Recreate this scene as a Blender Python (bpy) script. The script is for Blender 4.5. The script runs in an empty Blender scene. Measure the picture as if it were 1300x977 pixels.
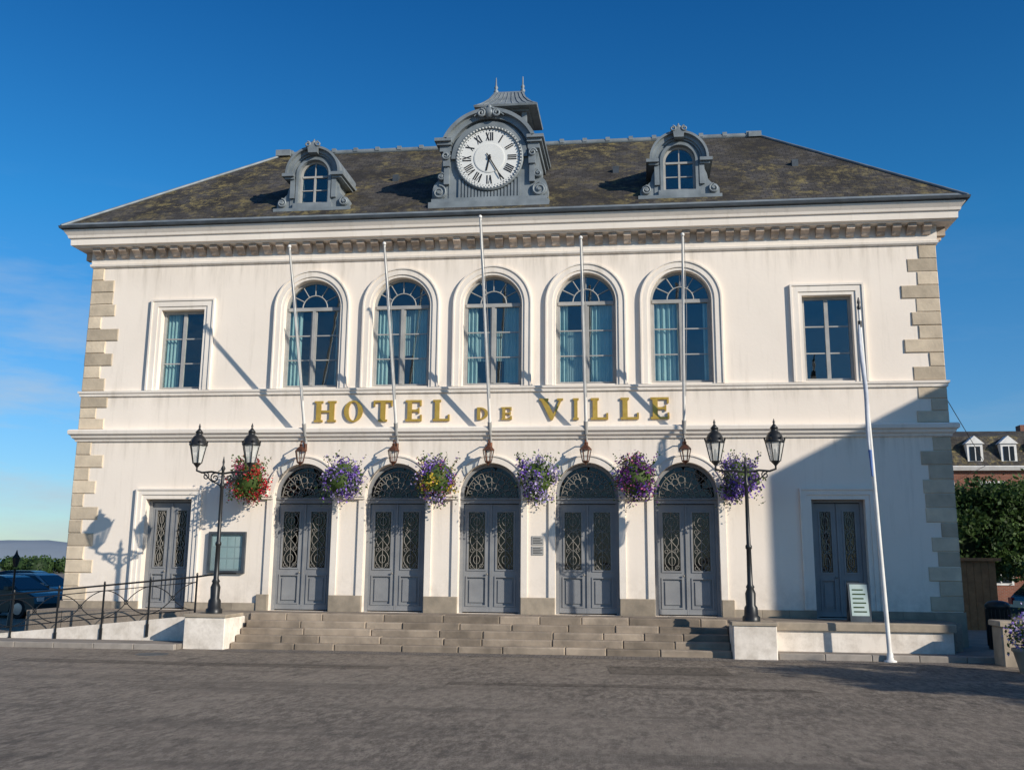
import bpy, math, random
from mathutils import Vector, geometry
import bmesh
R=random.Random(7)
sc=bpy.context.scene
pi=math.pi
G=0.2      # plaza level
T=0.96     # terrace level
# ------------------------------------------------------------------ materials
def nt(name):
    m=bpy.data.materials.new(name); m.use_nodes=True
    n=m.node_tree; b=n.nodes['Principled BSDF']
    return m,n,b
def tc(n,scale=(1,1,1),src='Object'):
    t=n.nodes.new('ShaderNodeTexCoord'); mp=n.nodes.new('ShaderNodeMapping')
    mp.inputs['Scale'].default_value=scale
    n.links.new(t.outputs[src],mp.inputs[0]); return mp.outputs[0]
def noise(n,vec,scale,detail=4,rough=.55):
    x=n.nodes.new('ShaderNodeTexNoise'); x.inputs['Scale'].default_value=scale
    x.inputs['Detail'].default_value=detail; x.inputs['Roughness'].default_value=rough
    n.links.new(vec,x.inputs['Vector']); return x.outputs['Fac']
def ramp(n,fac,a,b,lo=0,hi=1):
    x=n.nodes.new('ShaderNodeMapRange'); x.inputs[1].default_value=a; x.inputs[2].default_value=b
    x.inputs[3].default_value=lo; x.inputs[4].default_value=hi
    n.links.new(fac,x.inputs[0]); return x.outputs[0]
def mixc(n,fac,c1,c2,mode='MIX'):
    x=n.nodes.new('ShaderNodeMix'); x.data_type='RGBA'; x.blend_type=mode
    if hasattr(fac,'links') or hasattr(fac,'is_linked'): n.links.new(fac,x.inputs[0])
    else: x.inputs[0].default_value=fac
    for i,c in ((6,c1),(7,c2)):
        if isinstance(c,tuple): x.inputs[i].default_value=(*c,1)
        else: n.links.new(c,x.inputs[i])
    return x.outputs[2]
def math2(n,op,a,b):
    x=n.nodes.new('ShaderNodeMath'); x.operation=op
    for i,c in((0,a),(1,b)):
        if isinstance(c,(int,float)): x.inputs[i].default_value=c
        else: n.links.new(c,x.inputs[i])
    return x.outputs[0]
def bump(n,b,h,strength=.3,dist=.02):
    x=n.nodes.new('ShaderNodeBump'); x.inputs['Strength'].default_value=strength; x.inputs['Distance'].default_value=dist
    n.links.new(h,x.inputs['Height']); n.links.new(x.outputs[0],b.inputs['Normal'])
def mat(name,c1,c2=None,scale=3,rough=.7,metal=0,bmp=0,bs=30,island=0,spec=.3):
    m,n,b=nt(name)
    b.inputs['Roughness'].default_value=rough; b.inputs['Metallic'].default_value=metal
    b.inputs['Specular IOR Level'].default_value=spec
    c2=c2 or tuple(x*.8 for x in c1)
    v=tc(n); f=ramp(n,noise(n,v,scale),.3,.7)
    col=mixc(n,f,c1,c2)
    if island:
        g=n.nodes.new('ShaderNodeNewGeometry'); f2=ramp(n,g.outputs['Random Per Island'],0,1,1-island,1+island)
        mm=n.nodes.new('ShaderNodeVectorMath'); mm.operation='SCALE'
        n.links.new(col,mm.inputs[0]); n.links.new(f2,mm.inputs['Scale']); col=mm.outputs[0]
    n.links.new(col,b.inputs['Base Color'])
    if bmp: bump(n,b,noise(n,v,bs,4),bmp,.01)
    return m
def weathered(name,ca,cb,stain):
    m,n,b=nt(name); b.inputs['Roughness'].default_value=.85; b.inputs['Specular IOR Level'].default_value=.2
    v=tc(n); f=ramp(n,noise(n,v,.45,4),.35,.7)
    c=mixc(n,f,ca,cb)
    vs=tc(n,(2.5,2.5,.22)); ns=noise(n,vs,1.6,5,.7); s=ramp(n,ns,.54,.78,0,stain)
    c=mixc(n,s,c,(.58,.51,.42))
    sp=n.nodes.new('ShaderNodeSeparateXYZ'); n.links.new(v,sp.inputs[0]); z=sp.outputs[2]
    blot=ramp(n,noise(n,v,3,5,.7),.4,.7)
    lo=ramp(n,z,.9,2.2,.6,0); c=mixc(n,math2(n,'MULTIPLY',lo,blot),c,(.42,.36,.29))
    st=ramp(n,ns,.42,.66)
    for zt,dz,am in((10.6,.8,.45),(6.8,.45,.4),(5.5,.6,.4)):
        up=ramp(n,z,zt-dz,zt,0,am); cut=math2(n,'LESS_THAN',z,zt+.02)
        c=mixc(n,math2(n,'MULTIPLY',math2(n,'MULTIPLY',up,cut),st),c,(.44,.38,.31))
    n.links.new(c,b.inputs['Base Color']); bump(n,b,noise(n,v,11,5),.2,.012); return m
M={}
M['plaster']=weathered('plaster',(.88,.785,.68),(.82,.73,.63),.45)
M['trim']=weathered('white_trim_paint',(.86,.785,.695),(.76,.685,.60),.6)
M['quoin']=mat('quoin_stone',(.64,.53,.39),(.47,.39,.29),2.6,.9,bmp=.7,bs=14,island=.26)
M['modil']=mat('modillion_stone',(.62,.51,.41),(.38,.30,.24),5,.9,bmp=.3,island=.3)
M['base']=mat('base_stone',(.40,.33,.25),(.26,.22,.17),3,.9,bmp=.5,bs=14,island=.15)
M['stepst']=mat('step_granite',(.36,.29,.22),(.19,.155,.12),2.0,.9,bmp=.8,bs=16,island=.3)
M['zinc']=mat('zinc_lead',(.26,.29,.305),(.155,.18,.195),2.5,.5,.15,bmp=.1,bs=8)
M['zincd']=mat('zinc_dark',(.09,.105,.12),(.055,.065,.075),3,.5,.3)
M['door']=mat('grey_door_paint',(.26,.265,.27),(.20,.205,.215),2,.45,bmp=.04)
M['frame']=mat('grey_window_paint',(.40,.39,.37),(.30,.295,.28),3,.5)
M['iron']=mat('grille_iron',(.30,.28,.25),(.2,.19,.17),6,.5,.2)
M['black']=mat('black_iron',(.018,.02,.022),(.03,.03,.03),6,.4,.3,spec=.5)
M['white']=mat('white_paint',(.80,.79,.75),(.66,.64,.60),4,.45)
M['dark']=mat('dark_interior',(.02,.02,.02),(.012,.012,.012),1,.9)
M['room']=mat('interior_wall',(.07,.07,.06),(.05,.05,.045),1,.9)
M['curtain']=mat('curtain_cloth',(.52,.60,.57),(.36,.47,.46),2,.9)
M['blind']=mat('blind_cloth',(.38,.44,.43),(.31,.37,.37),2,.9)
M['gold']=mat('gold_leaf',(.64,.42,.09),(.50,.31,.05),9,.38,.4,spec=.5)
M['copper']=mat('copper_lantern',(.19,.075,.045),(.10,.05,.035),8,.4,.6)
M['dial']=mat('clock_face_enamel',(.74,.74,.71),(.66,.66,.63),2,.4)
M['ink']=mat('numeral_black',(.015,.015,.018),(.02,.02,.02),3,.5)
M['wood']=mat('varnished_wood',(.38,.20,.09),(.26,.13,.06),6,.6)
M['bark']=mat('bark',(.11,.085,.06),(.07,.055,.04),8,.9,bmp=.6)
def glass(name,tint=(.75,.8,.8),base=.22,rough=.015):
    m=bpy.data.materials.new(name); m.use_nodes=True; n=m.node_tree; n.nodes.clear()
    o=n.nodes.new('ShaderNodeOutputMaterial'); mx=n.nodes.new('ShaderNodeMixShader')
    t=n.nodes.new('ShaderNodeBsdfTransparent'); t.inputs[0].default_value=(*tint,1)
    g=n.nodes.new('ShaderNodeBsdfGlossy'); g.inputs['Roughness'].default_value=rough; g.inputs[0].default_value=(.9,.95,1,1)
    lw=n.nodes.new('ShaderNodeLayerWeight'); lw.inputs[0].default_value=.5
    f=ramp(n,math2(n,'POWER',lw.outputs['Facing'],4.0),0,1,base,1)
    v=tc(n); bp=n.nodes.new('ShaderNodeBump'); bp.inputs['Strength'].default_value=.10; bp.inputs['Distance'].default_value=.05
    n.links.new(noise(n,v,1.7,2),bp.inputs['Height']); n.links.new(bp.outputs[0],g.inputs['Normal'])
    n.links.new(f,mx.inputs[0]); n.links.new(t.outputs[0],mx.inputs[1]); n.links.new(g.outputs[0],mx.inputs[2]); n.links.new(mx.outputs[0],o.inputs[0])
    return m
M['glass']=glass('window_glass',(.86,.93,.93),.07)
M['glassd']=glass('door_glass',(.30,.31,.33),.04)
M['glassc']=glass('board_glass',(.90,.93,.94),.03)
def frosted():
    m,n,b=nt('frosted_lantern_glass'); b.inputs['Base Color'].default_value=(.75,.76,.72,1); b.inputs['Roughness'].default_value=.25
    o=n.nodes['Material Output']; t=n.nodes.new('ShaderNodeBsdfTransparent'); mx=n.nodes.new('ShaderNodeMixShader'); mx.inputs[0].default_value=.45
    n.links.new(t.outputs[0],mx.inputs[1]); n.links.new(b.outputs[0],mx.inputs[2]); n.links.new(mx.outputs[0],o.inputs[0]); return m
M['lampglass']=frosted()
def m_blocks(name,c1,c2,cm,bw,rh,mort=.02,rough=.9,bmp=.6,noisec=(.2,.18,.15),src='UV',off=.5):
    m,n,b=nt(name); b.inputs['Roughness'].default_value=rough; b.inputs['Specular IOR Level'].default_value=.25
    v=tc(n,src=src); br=n.nodes.new('ShaderNodeTexBrick'); n.links.new(v,br.inputs[0])
    br.inputs['Color1'].default_value=(*c1,1);br.inputs['Color2'].default_value=(*c2,1);br.inputs['Mortar'].default_value=(*cm,1)
    br.inputs['Scale'].default_value=1;br.inputs['Brick Width'].default_value=bw;br.inputs['Row Height'].default_value=rh
    br.inputs['Mortar Size'].default_value=mort; br.inputs['Mortar Smooth'].default_value=.2; br.offset=off
    vo=tc(n); f=ramp(n,noise(n,vo,1.3,5,.7),.45,.75,0,.7)
    c=mixc(n,f,br.outputs['Color'],noisec)
    n.links.new(c,b.inputs['Base Color'])
    bump(n,b,math2(n,'SUBTRACT',noise(n,vo,20,4),br.outputs['Fac']),bmp,.02); return m,n,b,c
M['steps'],_,_,_=m_blocks('step_stone',(.30,.25,.20),(.22,.185,.15),(.09,.08,.07),1.15,10,.012,noisec=(.16,.14,.12))
M['slate'],sn,sb,scol=m_blocks('roof_slate',(.098,.090,.084),(.044,.042,.042),(.018,.017,.016),.24,.15,.008,rough=.8,bmp=.7,noisec=(.052,.046,.038))
vo=tc(sn); mossf=ramp(sn,noise(sn,vo,2.3,9,.85),.49,.58,0,1); big=ramp(sn,noise(sn,vo,.30,3),.40,.60,.15,1)
darkf=ramp(sn,noise(sn,tc(sn,(1,1,.3)),.7,5,.7),.42,.60,0,.9)
yel=mixc(sn,ramp(sn,noise(sn,vo,6,3),.4,.6),(.25,.20,.085),(.14,.115,.055))
sn.links.new(mixc(sn,math2(sn,'MULTIPLY',mossf,big),mixc(sn,darkf,scol,(.030,.027,.024)),yel),sb.inputs['Base Color'])
M['brick'],_,_,_=m_blocks('red_brick',(.28,.10,.06),(.22,.08,.05),(.25,.22,.18),.22,.075,.01,noisec=(.2,.09,.06))
M['setts'],_,_,_=m_blocks('granite_setts',(.24,.21,.18),(.15,.13,.115),(.055,.05,.045),.2,.14,.012,noisec=(.13,.115,.10))
def m_asph(name,k=1.0):
    m,n,b=nt(name); b.inputs['Roughness'].default_value=.9; b.inputs['Specular IOR Level'].default_value=.2
    K=lambda c:tuple(x*k for x in c)
    v=tc(n); f=ramp(n,noise(n,v,.26,6,.65),.38,.62)
    c=mixc(n,f,K((.225,.187,.150)),K((.135,.113,.093)))
    va=tc(n,(1,.35,1)); f2=ramp(n,noise(n,va,9,5,.85),.42,.60); c=mixc(n,f2,c,K((.30,.255,.205)))
    f3=ramp(n,noise(n,va,3,5,.85),.52,.64,0,.65); c=mixc(n,f3,c,K((.085,.073,.062)))
    vs=tc(n,(.10,.8,1)); st=ramp(n,noise(n,vs,1.4,5,.65),.50,.66,0,.5); c=mixc(n,st,c,K((.095,.083,.070)))
    n.links.new(c,b.inputs['Base Color']); bump(n,b,noise(n,v,40,4,.8),1.0,.018); return m
M['asphalt']=m_asph('asphalt'); M['asph2']=m_asph('asphalt_patch',.66)
M['pave']=mat('pavement_concrete',(.27,.235,.20),(.18,.16,.14),2,.9,bmp=.3)
M['kerb']=mat('kerb_granite',(.34,.30,.26),(.24,.215,.19),4,.85,bmp=.3,island=.15)
def leafm(name,c,var=.45,rough=.6):
    m=mat(name,c,tuple(x*.7 for x in c),1.5,rough,island=var)
    n=m.node_tree; b=n.nodes['Principled BSDF']
    o=n.nodes['Material Output']; tr=n.nodes.new('ShaderNodeBsdfTranslucent'); tr.inputs[0].default_value=(*[min(1,x*1.3) for x in c],1)
    mx=n.nodes.new('ShaderNodeMixShader'); mx.inputs[0].default_value=.25
    n.links.new(b.outputs[0],mx.inputs[1]); n.links.new(tr.outputs[0],mx.inputs[2]); n.links.new(mx.outputs[0],o.inputs[0]); return m
M['leaf']=leafm('foliage',(.065,.115,.03))
M['leafd']=leafm('foliage_dark',(.04,.08,.024))
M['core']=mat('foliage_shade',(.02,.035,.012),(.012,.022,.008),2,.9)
M['leafb']=leafm('basket_leaf',(.08,.13,.03))
M['f_red']=leafm('petal_red',(.60,.035,.045)); M['f_pink']=leafm('petal_pink',(.62,.16,.28))
M['f_pur']=leafm('petal_violet',(.24,.13,.56)); M['f_dpur']=leafm('petal_purple',(.19,.04,.26))
M['f_lil']=leafm('petal_lilac',(.50,.42,.70)); M['f_wht']=leafm('petal_white',(.75,.72,.72),.2); M['f_yel']=leafm('petal_yellow',(.65,.48,.06))
# ------------------------------------------------------------------ mesh builder
class MB:
    def __init__(s): s.v=[];s.f=[];s.m=[];s.s=[];s.uv={}
    def add(s,vs,fs,mi=0,sm=False):
        o=len(s.v); s.v+= [tuple(q) for q in vs]
        for f in fs: s.f.append(tuple(i+o for i in f)); s.m.append(mi); s.s.append(sm)
    def box(s,x0,x1,y0,y1,z0,z1,mi=0):
        s.add([(x0,y0,z0),(x1,y0,z0),(x1,y1,z0),(x0,y1,z0),(x0,y0,z1),(x1,y0,z1),(x1,y1,z1),(x0,y1,z1)],
              [(0,3,2,1),(4,5,6,7),(0,1,5,4),(1,2,6,5),(2,3,7,6),(3,0,4,7)],mi)
    def bbox(s,x0,x1,y0,y1,z0,z1,mi=0,b=.02):
        pts=lambda e,z:[(x0+e,y0+b+0,z),(x0+b,y0+e,z),(x1-b,y0+e,z),(x1-e,y0+b,z),(x1-e,y1-b,z),(x1-b,y1-e,z),(x0+b,y1-e,z),(x0+e,y1-b,z)]
        rings=[pts(0,z0),pts(0,z1-b),pts(b*.8,z1)]
        n=8; vs=[p for r in rings for p in r]; fs=[]
        for k in range(2):
            for i in range(n):
                j=(i+1)%n; fs.append((k*n+i,k*n+j,(k+1)*n+j,(k+1)*n+i))
        fs.append(tuple(range(8))[::-1]); fs.append(tuple(range(16,24))); s.add(vs,fs,mi)
    def loft(s,rings,mi=0,closed=True,cap=False,sm=False):
        n=len(rings[0]); vs=[p for r in rings for p in r]; fs=[]
        for k in range(len(rings)-1):
            for i in range(n if closed else n-1):
                j=(i+1)%n; fs.append((k*n+i,k*n+j,(k+1)*n+j,(k+1)*n+i))
        s.add(vs,fs,mi,sm)
        if cap:
            s.add(rings[0],[tuple(range(n))[::-1]],mi); s.add(rings[-1],[tuple(range(n))],mi)
    def tube(s,pts,r,n=6,mi=0,cap=True):
        pts=[Vector(p) for p in pts]; k=len(pts)
        if not isinstance(r,(list,tuple)): r=[r]*k
        rings=[]; up=None
        for i,p in enumerate(pts):
            d=(pts[min(i+1,k-1)]-pts[max(i-1,0)]).normalized()
            if up is None:
                up=Vector((0,1,0)) if abs(d.y)<.8 else Vector((1,0,0))
            a=d.cross(up).normalized(); b=a.cross(d).normalized(); up=b
            rings.append([tuple(p+(a*math.cos(t)+b*math.sin(t))*r[i]) for t in [2*pi*j/n for j in range(n)]])
        s.loft(rings,mi,cap=cap,sm=True)
    def lathe(s,cx,cy,prof,n=12,mi=0,a0=0,sm=True):
        rings=[[(cx+r*math.cos(a0+2*pi*j/n),cy+r*math.sin(a0+2*pi*j/n),z) for j in range(n)] for r,z in prof]
        s.loft(rings,mi,cap=True,sm=sm)
    def lathey(s,cx,cz,prof,n=32,mi=0):
        rings=[[(cx+r*math.cos(2*pi*j/n),y,cz+r*math.sin(2*pi*j/n)) for j in range(n)] for r,y in prof]
        s.loft(rings,mi,cap=True,sm=False)
    def plate(s,outer,holes,y0,y1,mi=0):
        polys=[outer]+holes; allp=[p for q in polys for p in q]; N=len(allp)
        tris=geometry.tessellate_polygon([[Vector((p[0],p[1],0)) for p in q] for q in polys])
        vs=[(p[0],y0,p[1]) for p in allp]+[(p[0],y1,p[1]) for p in allp]
        fs=[tuple(t) for t in tris]+[tuple(i+N for i in t[::-1]) for t in tris]
        o=0
        for q in polys:
            k=len(q)
            for i in range(k):
                j=(i+1)%k; fs.append((o+i,o+j,o+j+N,o+i+N))
            o+=k
        s.add(vs,fs,mi)
    def ringstack(s,x0,x1,y0,y1,prof,mi=0):
        s.loft([[(x0-p,y0-p,z),(x1+p,y0-p,z),(x1+p,y1+p,z),(x0-p,y1+p,z)] for z,p in prof],mi)
    def blob(s,c,rad,mi=0,seed=0,nu=12,nv=8,amp=.15):
        rr=random.Random(seed); rings=[]
        for i in range(1,nv):
            t=pi*i/nv
            rings.append([(c[0]+rad[0]*math.sin(t)*math.cos(2*pi*j/nu)*(1+rr.uniform(-amp,amp)),c[1]+rad[1]*math.sin(t)*math.sin(2*pi*j/nu)*(1+rr.uniform(-amp,amp)),c[2]+rad[2]*math.cos(t)) for j in range(nu)])
        s.loft(rings,mi,cap=True,sm=True)
    def leaf(s,p,sz,rr,mi):
        a=Vector((rr.gauss(0,1),rr.gauss(0,1),rr.gauss(0,1))).normalized(); b=a.orthogonal().normalized(); c=a.cross(b)
        t=rr.uniform(0,6.28); u=b*math.cos(t)+c*math.sin(t); w=a.cross(u); u=u*sz; w=w*sz*.65; p=Vector(p)
        s.add([p-u,p-w*1,p+u,p+w],[(0,1,2,3)],mi)
    def scale(s,cx,cz,kx,kz):
        s.v=[(cx+(x-cx)*kx,y,cz+(z-cz)*kz) for x,y,z in s.v]
    def obj(s,name,mats,parent=None,recalc=True,uvf=None):
        me=bpy.data.meshes.new(name); me.from_pydata(s.v,[],s.f)
        for m in mats: me.materials.append(M[m])
        me.polygons.foreach_set('material_index',s.m); me.polygons.foreach_set('use_smooth',s.s)
        if recalc:
            bm=bmesh.new(); bm.from_mesh(me); bmesh.ops.recalc_face_normals(bm,faces=bm.faces); bm.to_mesh(me); bm.free()
        if uvf:
            uv=me.uv_layers.new(name='UVMap')
            for p in me.polygons:
                for li in p.loop_indices:
                    uv.data[li].uv=uvf(me.vertices[me.loops[li].vertex_index].co,p.normal)
        me.update(); o=bpy.data.objects.new(name,me); sc.collection.objects.link(o)
        if parent: o.parent=parent
        return o
def empty(name,loc=(0,0,0)):
    e=bpy.data.objects.new(name,None); sc.collection.objects.link(e); e.empty_display_size=.3; return e
def uvbox(co,n):
    if abs(n.z)>.7: return (co.x,co.y)
    if abs(n.y)>abs(n.x): return (co.x,co.z)
    return (co.y,co.z)
def arch(cx,h,z0,zs,n=24):
    return [(cx-h,z0),(cx+h,z0)]+[(cx+h*math.cos(pi*i/n),zs+h*math.sin(pi*i/n)) for i in range(n+1)]
def rect(x0,x1,z0,z1): return [(x0,z0),(x1,z0),(x1,z1),(x0,z1)]
def band(cx,hi,ho,z0,zs,n=24):
    return [(cx-ho,z0)]+[(cx-ho*math.cos(pi*i/n),zs+ho*math.sin(pi*i/n)) for i in range(n+1)]+[(cx+ho,z0),(cx+hi,z0)]+[(cx+hi*math.cos(pi*i/n),zs+hi*math.sin(pi*i/n)) for i in range(n+1)]+[(cx-hi,z0)]
def arcpts(cx,cz,r,a0,a1,y,n=12): return [(cx+r*math.cos(a0+(a1-a0)*i/n),y,cz+r*math.sin(a0+(a1-a0)*i/n)) for i in range(n+1)]
def spiral(cx,cz,r0,r1,a0,turns,y,n=22): 
    return [(cx+(r0+(r1-r0)*i/n)*math.cos(a0+2*pi*turns*i/n),y,cz+(r0+(r1-r0)*i/n)*math.sin(a0+2*pi*turns*i/n)) for i in range(n+1)]
S=2.563; W=11.8; SX=8.95; D=8.8
DX=[k*S for k in (-2,-1,0,1,2)]
# ------------------------------------------------------------------ TOWN HALL
hall=empty('town_hall')
w=MB()
holes=[arch(x,.82,6.97,9.24) for x in DX]+[arch(x,.83,T,4.03) for x in DX]
holes+=[rect(s*SX-.64,s*SX+.64,6.97,9.27) for s in(-1,1)]+[rect(s*SX-.66,s*SX+.66,T,3.9) for s in(-1,1)]
w.plate(rect(-W,W,G,11.3),holes,0,.4)
w.box(-W,-W+.4,.4,D-.4,G,11.3);w.box(W-.4,W,.4,D-.4,G,11.3);w.box(-W,W,D-.4,D,G,11.3)
w.obj('walls',['plaster'],hall)
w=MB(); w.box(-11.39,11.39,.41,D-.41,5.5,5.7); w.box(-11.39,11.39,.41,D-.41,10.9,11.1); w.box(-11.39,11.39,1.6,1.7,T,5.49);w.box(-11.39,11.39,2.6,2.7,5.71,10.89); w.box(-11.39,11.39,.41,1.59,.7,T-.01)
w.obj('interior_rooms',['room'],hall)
w=MB()
for x in DX:
    w.plate(band(x,.824,.90,6.943,9.24),[],-.035,.01)
    w.plate(band(x,.90,1.05,6.943,9.24),[],-.07,.01)
    w.plate(band(x,1.05,1.09,6.943,9.24),[],-.10,.01)
    w.plate(band(x,.834,1.0,1.38,4.03),[],-.05,.01)
    w.plate(band(x,1.0,1.04,4.03,4.03),[],-.075,.01)
for s in(-1,1):
    c=s*SX
    for hi,ho,y in((.644,.74,-.03),(.74,.9,-.06),(.9,.95,-.09)):
        w.plate([(c-ho,6.943),(c-ho,9.27+ho-.64),(c+ho,9.27+ho-.64),(c+ho,6.943),(c+hi,6.943),(c+hi,9.27+hi-.64),(c-hi,9.27+hi-.64),(c-hi,6.943)],[],y,.01)
    for hi,ho,y in((.664,.78,-.03),(.78,.9,-.06),(.9,.95,-.09)):
        w.plate([(c-ho,1.16),(c-ho,3.9+ho-.66),(c+ho,3.9+ho-.66),(c+ho,1.16),(c+hi,1.16),(c+hi,3.9+hi-.66),(c-hi,3.9+hi-.66),(c-hi,1.16)],[],y,.01)
edges=[]
for i in range(6):
    a=(DX[i-1]+.832) if i>0 else DX[0]-.832-.32
    b=(DX[i]-.832) if i<5 else DX[4]+.832+.32
    edges.append((a,b))
    w.box(a,b,-.09,.01,3.90,3.96); w.box(a,b,-.12,.01,3.962,4.03)
w.ringstack(-W,W,0,D,[(5.5,0),(5.5,.05),(5.56,.07),(5.60,.13),(5.66,.15),(5.70,.21),(5.79,.22),(5.83,.19),(5.84,0)])
w.ringstack(-W,W,0,D,[(6.78,0),(6.78,.05),(6.86,.06),(6.87,.09),(6.93,.10),(6.942,0)])
w.ringstack(-W,W,0,D,[(10.58,0),(10.58,.04),(10.62,.08),(10.68,.09),(10.70,.05),(10.80,.06),(11.10,.06),(11.10,.40),(11.13,.42),(11.15,.50),(11.33,.51),(11.35,.56),(11.42,.58),(11.53,.66),(11.57,.67),(11.58,.2)])
w.obj('mouldings',['trim'],hall)
w=MB(); n=60; rm=random.Random(8)
for i in range(n):
    x=-W+.02+(2*W-.04)*(i+.5)/n+rm.uniform(-.008,.008); a=.105+rm.uniform(-.006,.006)
    w.add([(x-a,-.055,11.09),(x+a,-.055,11.09),(x+a,-.055,10.84),(x-a,-.055,10.84),(x-a,-.34,11.09),(x+a,-.34,11.09),(x+a,-.33,11.0),(x-a,-.33,11.0),(x+a,-.2,10.93),(x-a,-.2,10.93),(x+a,-.12,10.84),(x-a,-.12,10.84)],
          [(4,5,6,7),(7,6,8,9),(9,8,10,11),(11,10,2,3),(0,4,7,9,11,3),(1,2,10,8,6,5)])
for sx in(-1,1):
    for i in range(22):
        y=.2+i*.39; xx=sx*(W+.055); w.box(min(xx,xx+sx*.27),max(xx,xx+sx*.27),y-.1,y+.1,10.86,11.09)
w.obj('modillions',['modil'],hall)
w=MB(); w.ringstack(-W,W,0,D,[(11.585,.2),(11.585,.68),(11.60,.76),(11.67,.78),(11.675,.74),(11.62,.70),(11.60,.3)])
w.obj('gutter',['zincd'],hall)
# quoins
w=MB(); rq=random.Random(3)
for s in(-1,1):
    for (z0,z1) in((1.17,5.49),(5.85,6.77),(6.95,10.57)):
        k=max(2,round((z1-z0)/.36)); h=(z1-z0)/k
        for i in range(k):
            l=(.72 if i%2==0 else .43)+rq.uniform(-.10,.10)
            if rq.random()<.15: l+=.2
            x0,x1=(s*(W+.02),s*(W-l)); e=rq.uniform(0,.02); a,b=min(x0,x1),max(x0,x1); za,zb_=z0+i*h+.006,z0+(i+1)*h-.006; yf=-.022-e; c_=.018
            j=lambda:rq.uniform(-.008,.008)
            ring0=[(a,.3,za),(b,.3,za),(b,.3,zb_),(a,.3,zb_)]; ring1=[(a,yf+c_,za),(b,yf+c_,za),(b,yf+c_,zb_),(a,yf+c_,zb_)]
            ring2=[(a+c_,yf+j(),za+c_+j()),(b-c_,yf+j(),za+c_+j()),(b-c_,yf+j(),zb_-c_+j()),(a+c_,yf+j(),zb_-c_+j())]
            vs_=ring0+ring1+ring2; w.add(vs_,[(0,1,2,3),(8,9,10,11)]+[(r_*4+q,r_*4+(q+1)%4,(r_+1)*4+(q+1)%4,(r_+1)*4+q) for r_ in(0,1) for q in range(4)])
            w.box(min(x0,x0-s*.02),max(x0,x0-s*.02),.301,.3+.9-l,za,zb_)
w.obj('quoins',['quoin'],hall)
w=MB()
def basew(x0,x1,z0=G,z1=1.15,y=-.06):
    k=max(1,round((x1-x0)/.8))
    for i in range(k): w.box(x0+(x1-x0)*i/k+.003,x0+(x1-x0)*(i+1)/k-.003,y,.01,z0,z1)
basew(-W-.05,-SX-.664); basew(-SX+.664,edges[0][0]-.0); basew(edges[5][1],SX-.664); basew(SX+.664,W+.05)
for a,b in edges: w.bbox(a,b,-.10,.01,T,1.38,0,.015)
w.obj('stone_base',['base'],hall)
# -------- roof
E=.72; zE=11.66; YR=4.4; ZR=15.72; XR=7.95
x0,x1,y0,y1=-W-E,W+E,-E,D+E
me=bpy.data.meshes.new('slates')
vs=[(x0,y0,zE),(x1,y0,zE),(x1,y1,zE),(x0,y1,zE),(-XR,YR,ZR),(XR,YR,ZR)]
me.from_pydata(vs,[],[(0,1,5,4),(1,2,5),(2,3,4,5),(3,0,4),(0,3,2,1)]); uv=me.uv_layers.new(name='UVMap')
for p in me.polygons:
    for li in p.loop_indices:
        c=me.vertices[me.loops[li].vertex_index].co
        h=(c.z-zE)*1.6
        uv.data[li].uv=((c.x,h) if abs(p.normal.y)>abs(p.normal.x) or abs(p.normal.z)>.99 else (c.y,h))
me.materials.append(M['slate']); o=bpy.data.objects.new('roof_slates',me); sc.collection.objects.link(o); o.parent=hall
w=MB()
w.tube([(-XR,YR,ZR+.03),(XR,YR,ZR+.03)],.10,8)
for a,b in(((x0,y0,zE),(-XR,YR,ZR)),((x1,y0,zE),(XR,YR,ZR)),((x0,y1,zE),(-XR,YR,ZR)),((x1,y1,zE),(XR,YR,ZR))):
    w.tube([(a[0],a[1],a[2]+.02),(b[0],b[1],b[2]+.02)],.045,8)
w.box(-XR-.15,-XR+.35,YR-.18,YR+.18,ZR-.05,ZR+.16); w.box(XR-.35,XR+.05,YR-.15,YR+.15,ZR-.05,ZR+.13)
for i in range(9):
    for s in(-1,1):
        x=s*(1.6+i*.75); w.box(x-.07,x+.07,YR-.11,YR+.11,ZR+.02,ZR+.15)
w.add([(x0+.05,y0+.02,zE+.02),(x1-.05,y0+.02,zE+.02),(x1-.2,y0+.15,zE+.02+.115),(x0+.2,y0+.15,zE+.02+.115)],[(0,1,2,3)])
w.obj('ridge_and_hips',['zinc'],hall)
w=MB()
for x in(-3.3,3.4,8.6):
    yy=1.9; zz=zE+(yy+E)*(ZR-zE)/(YR+E)
    w.box(x-.09,x+.09,yy-.15,yy+.2,zz-.12,zz+.10)
w.obj('roof_vents',['zincd'],hall)
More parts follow.
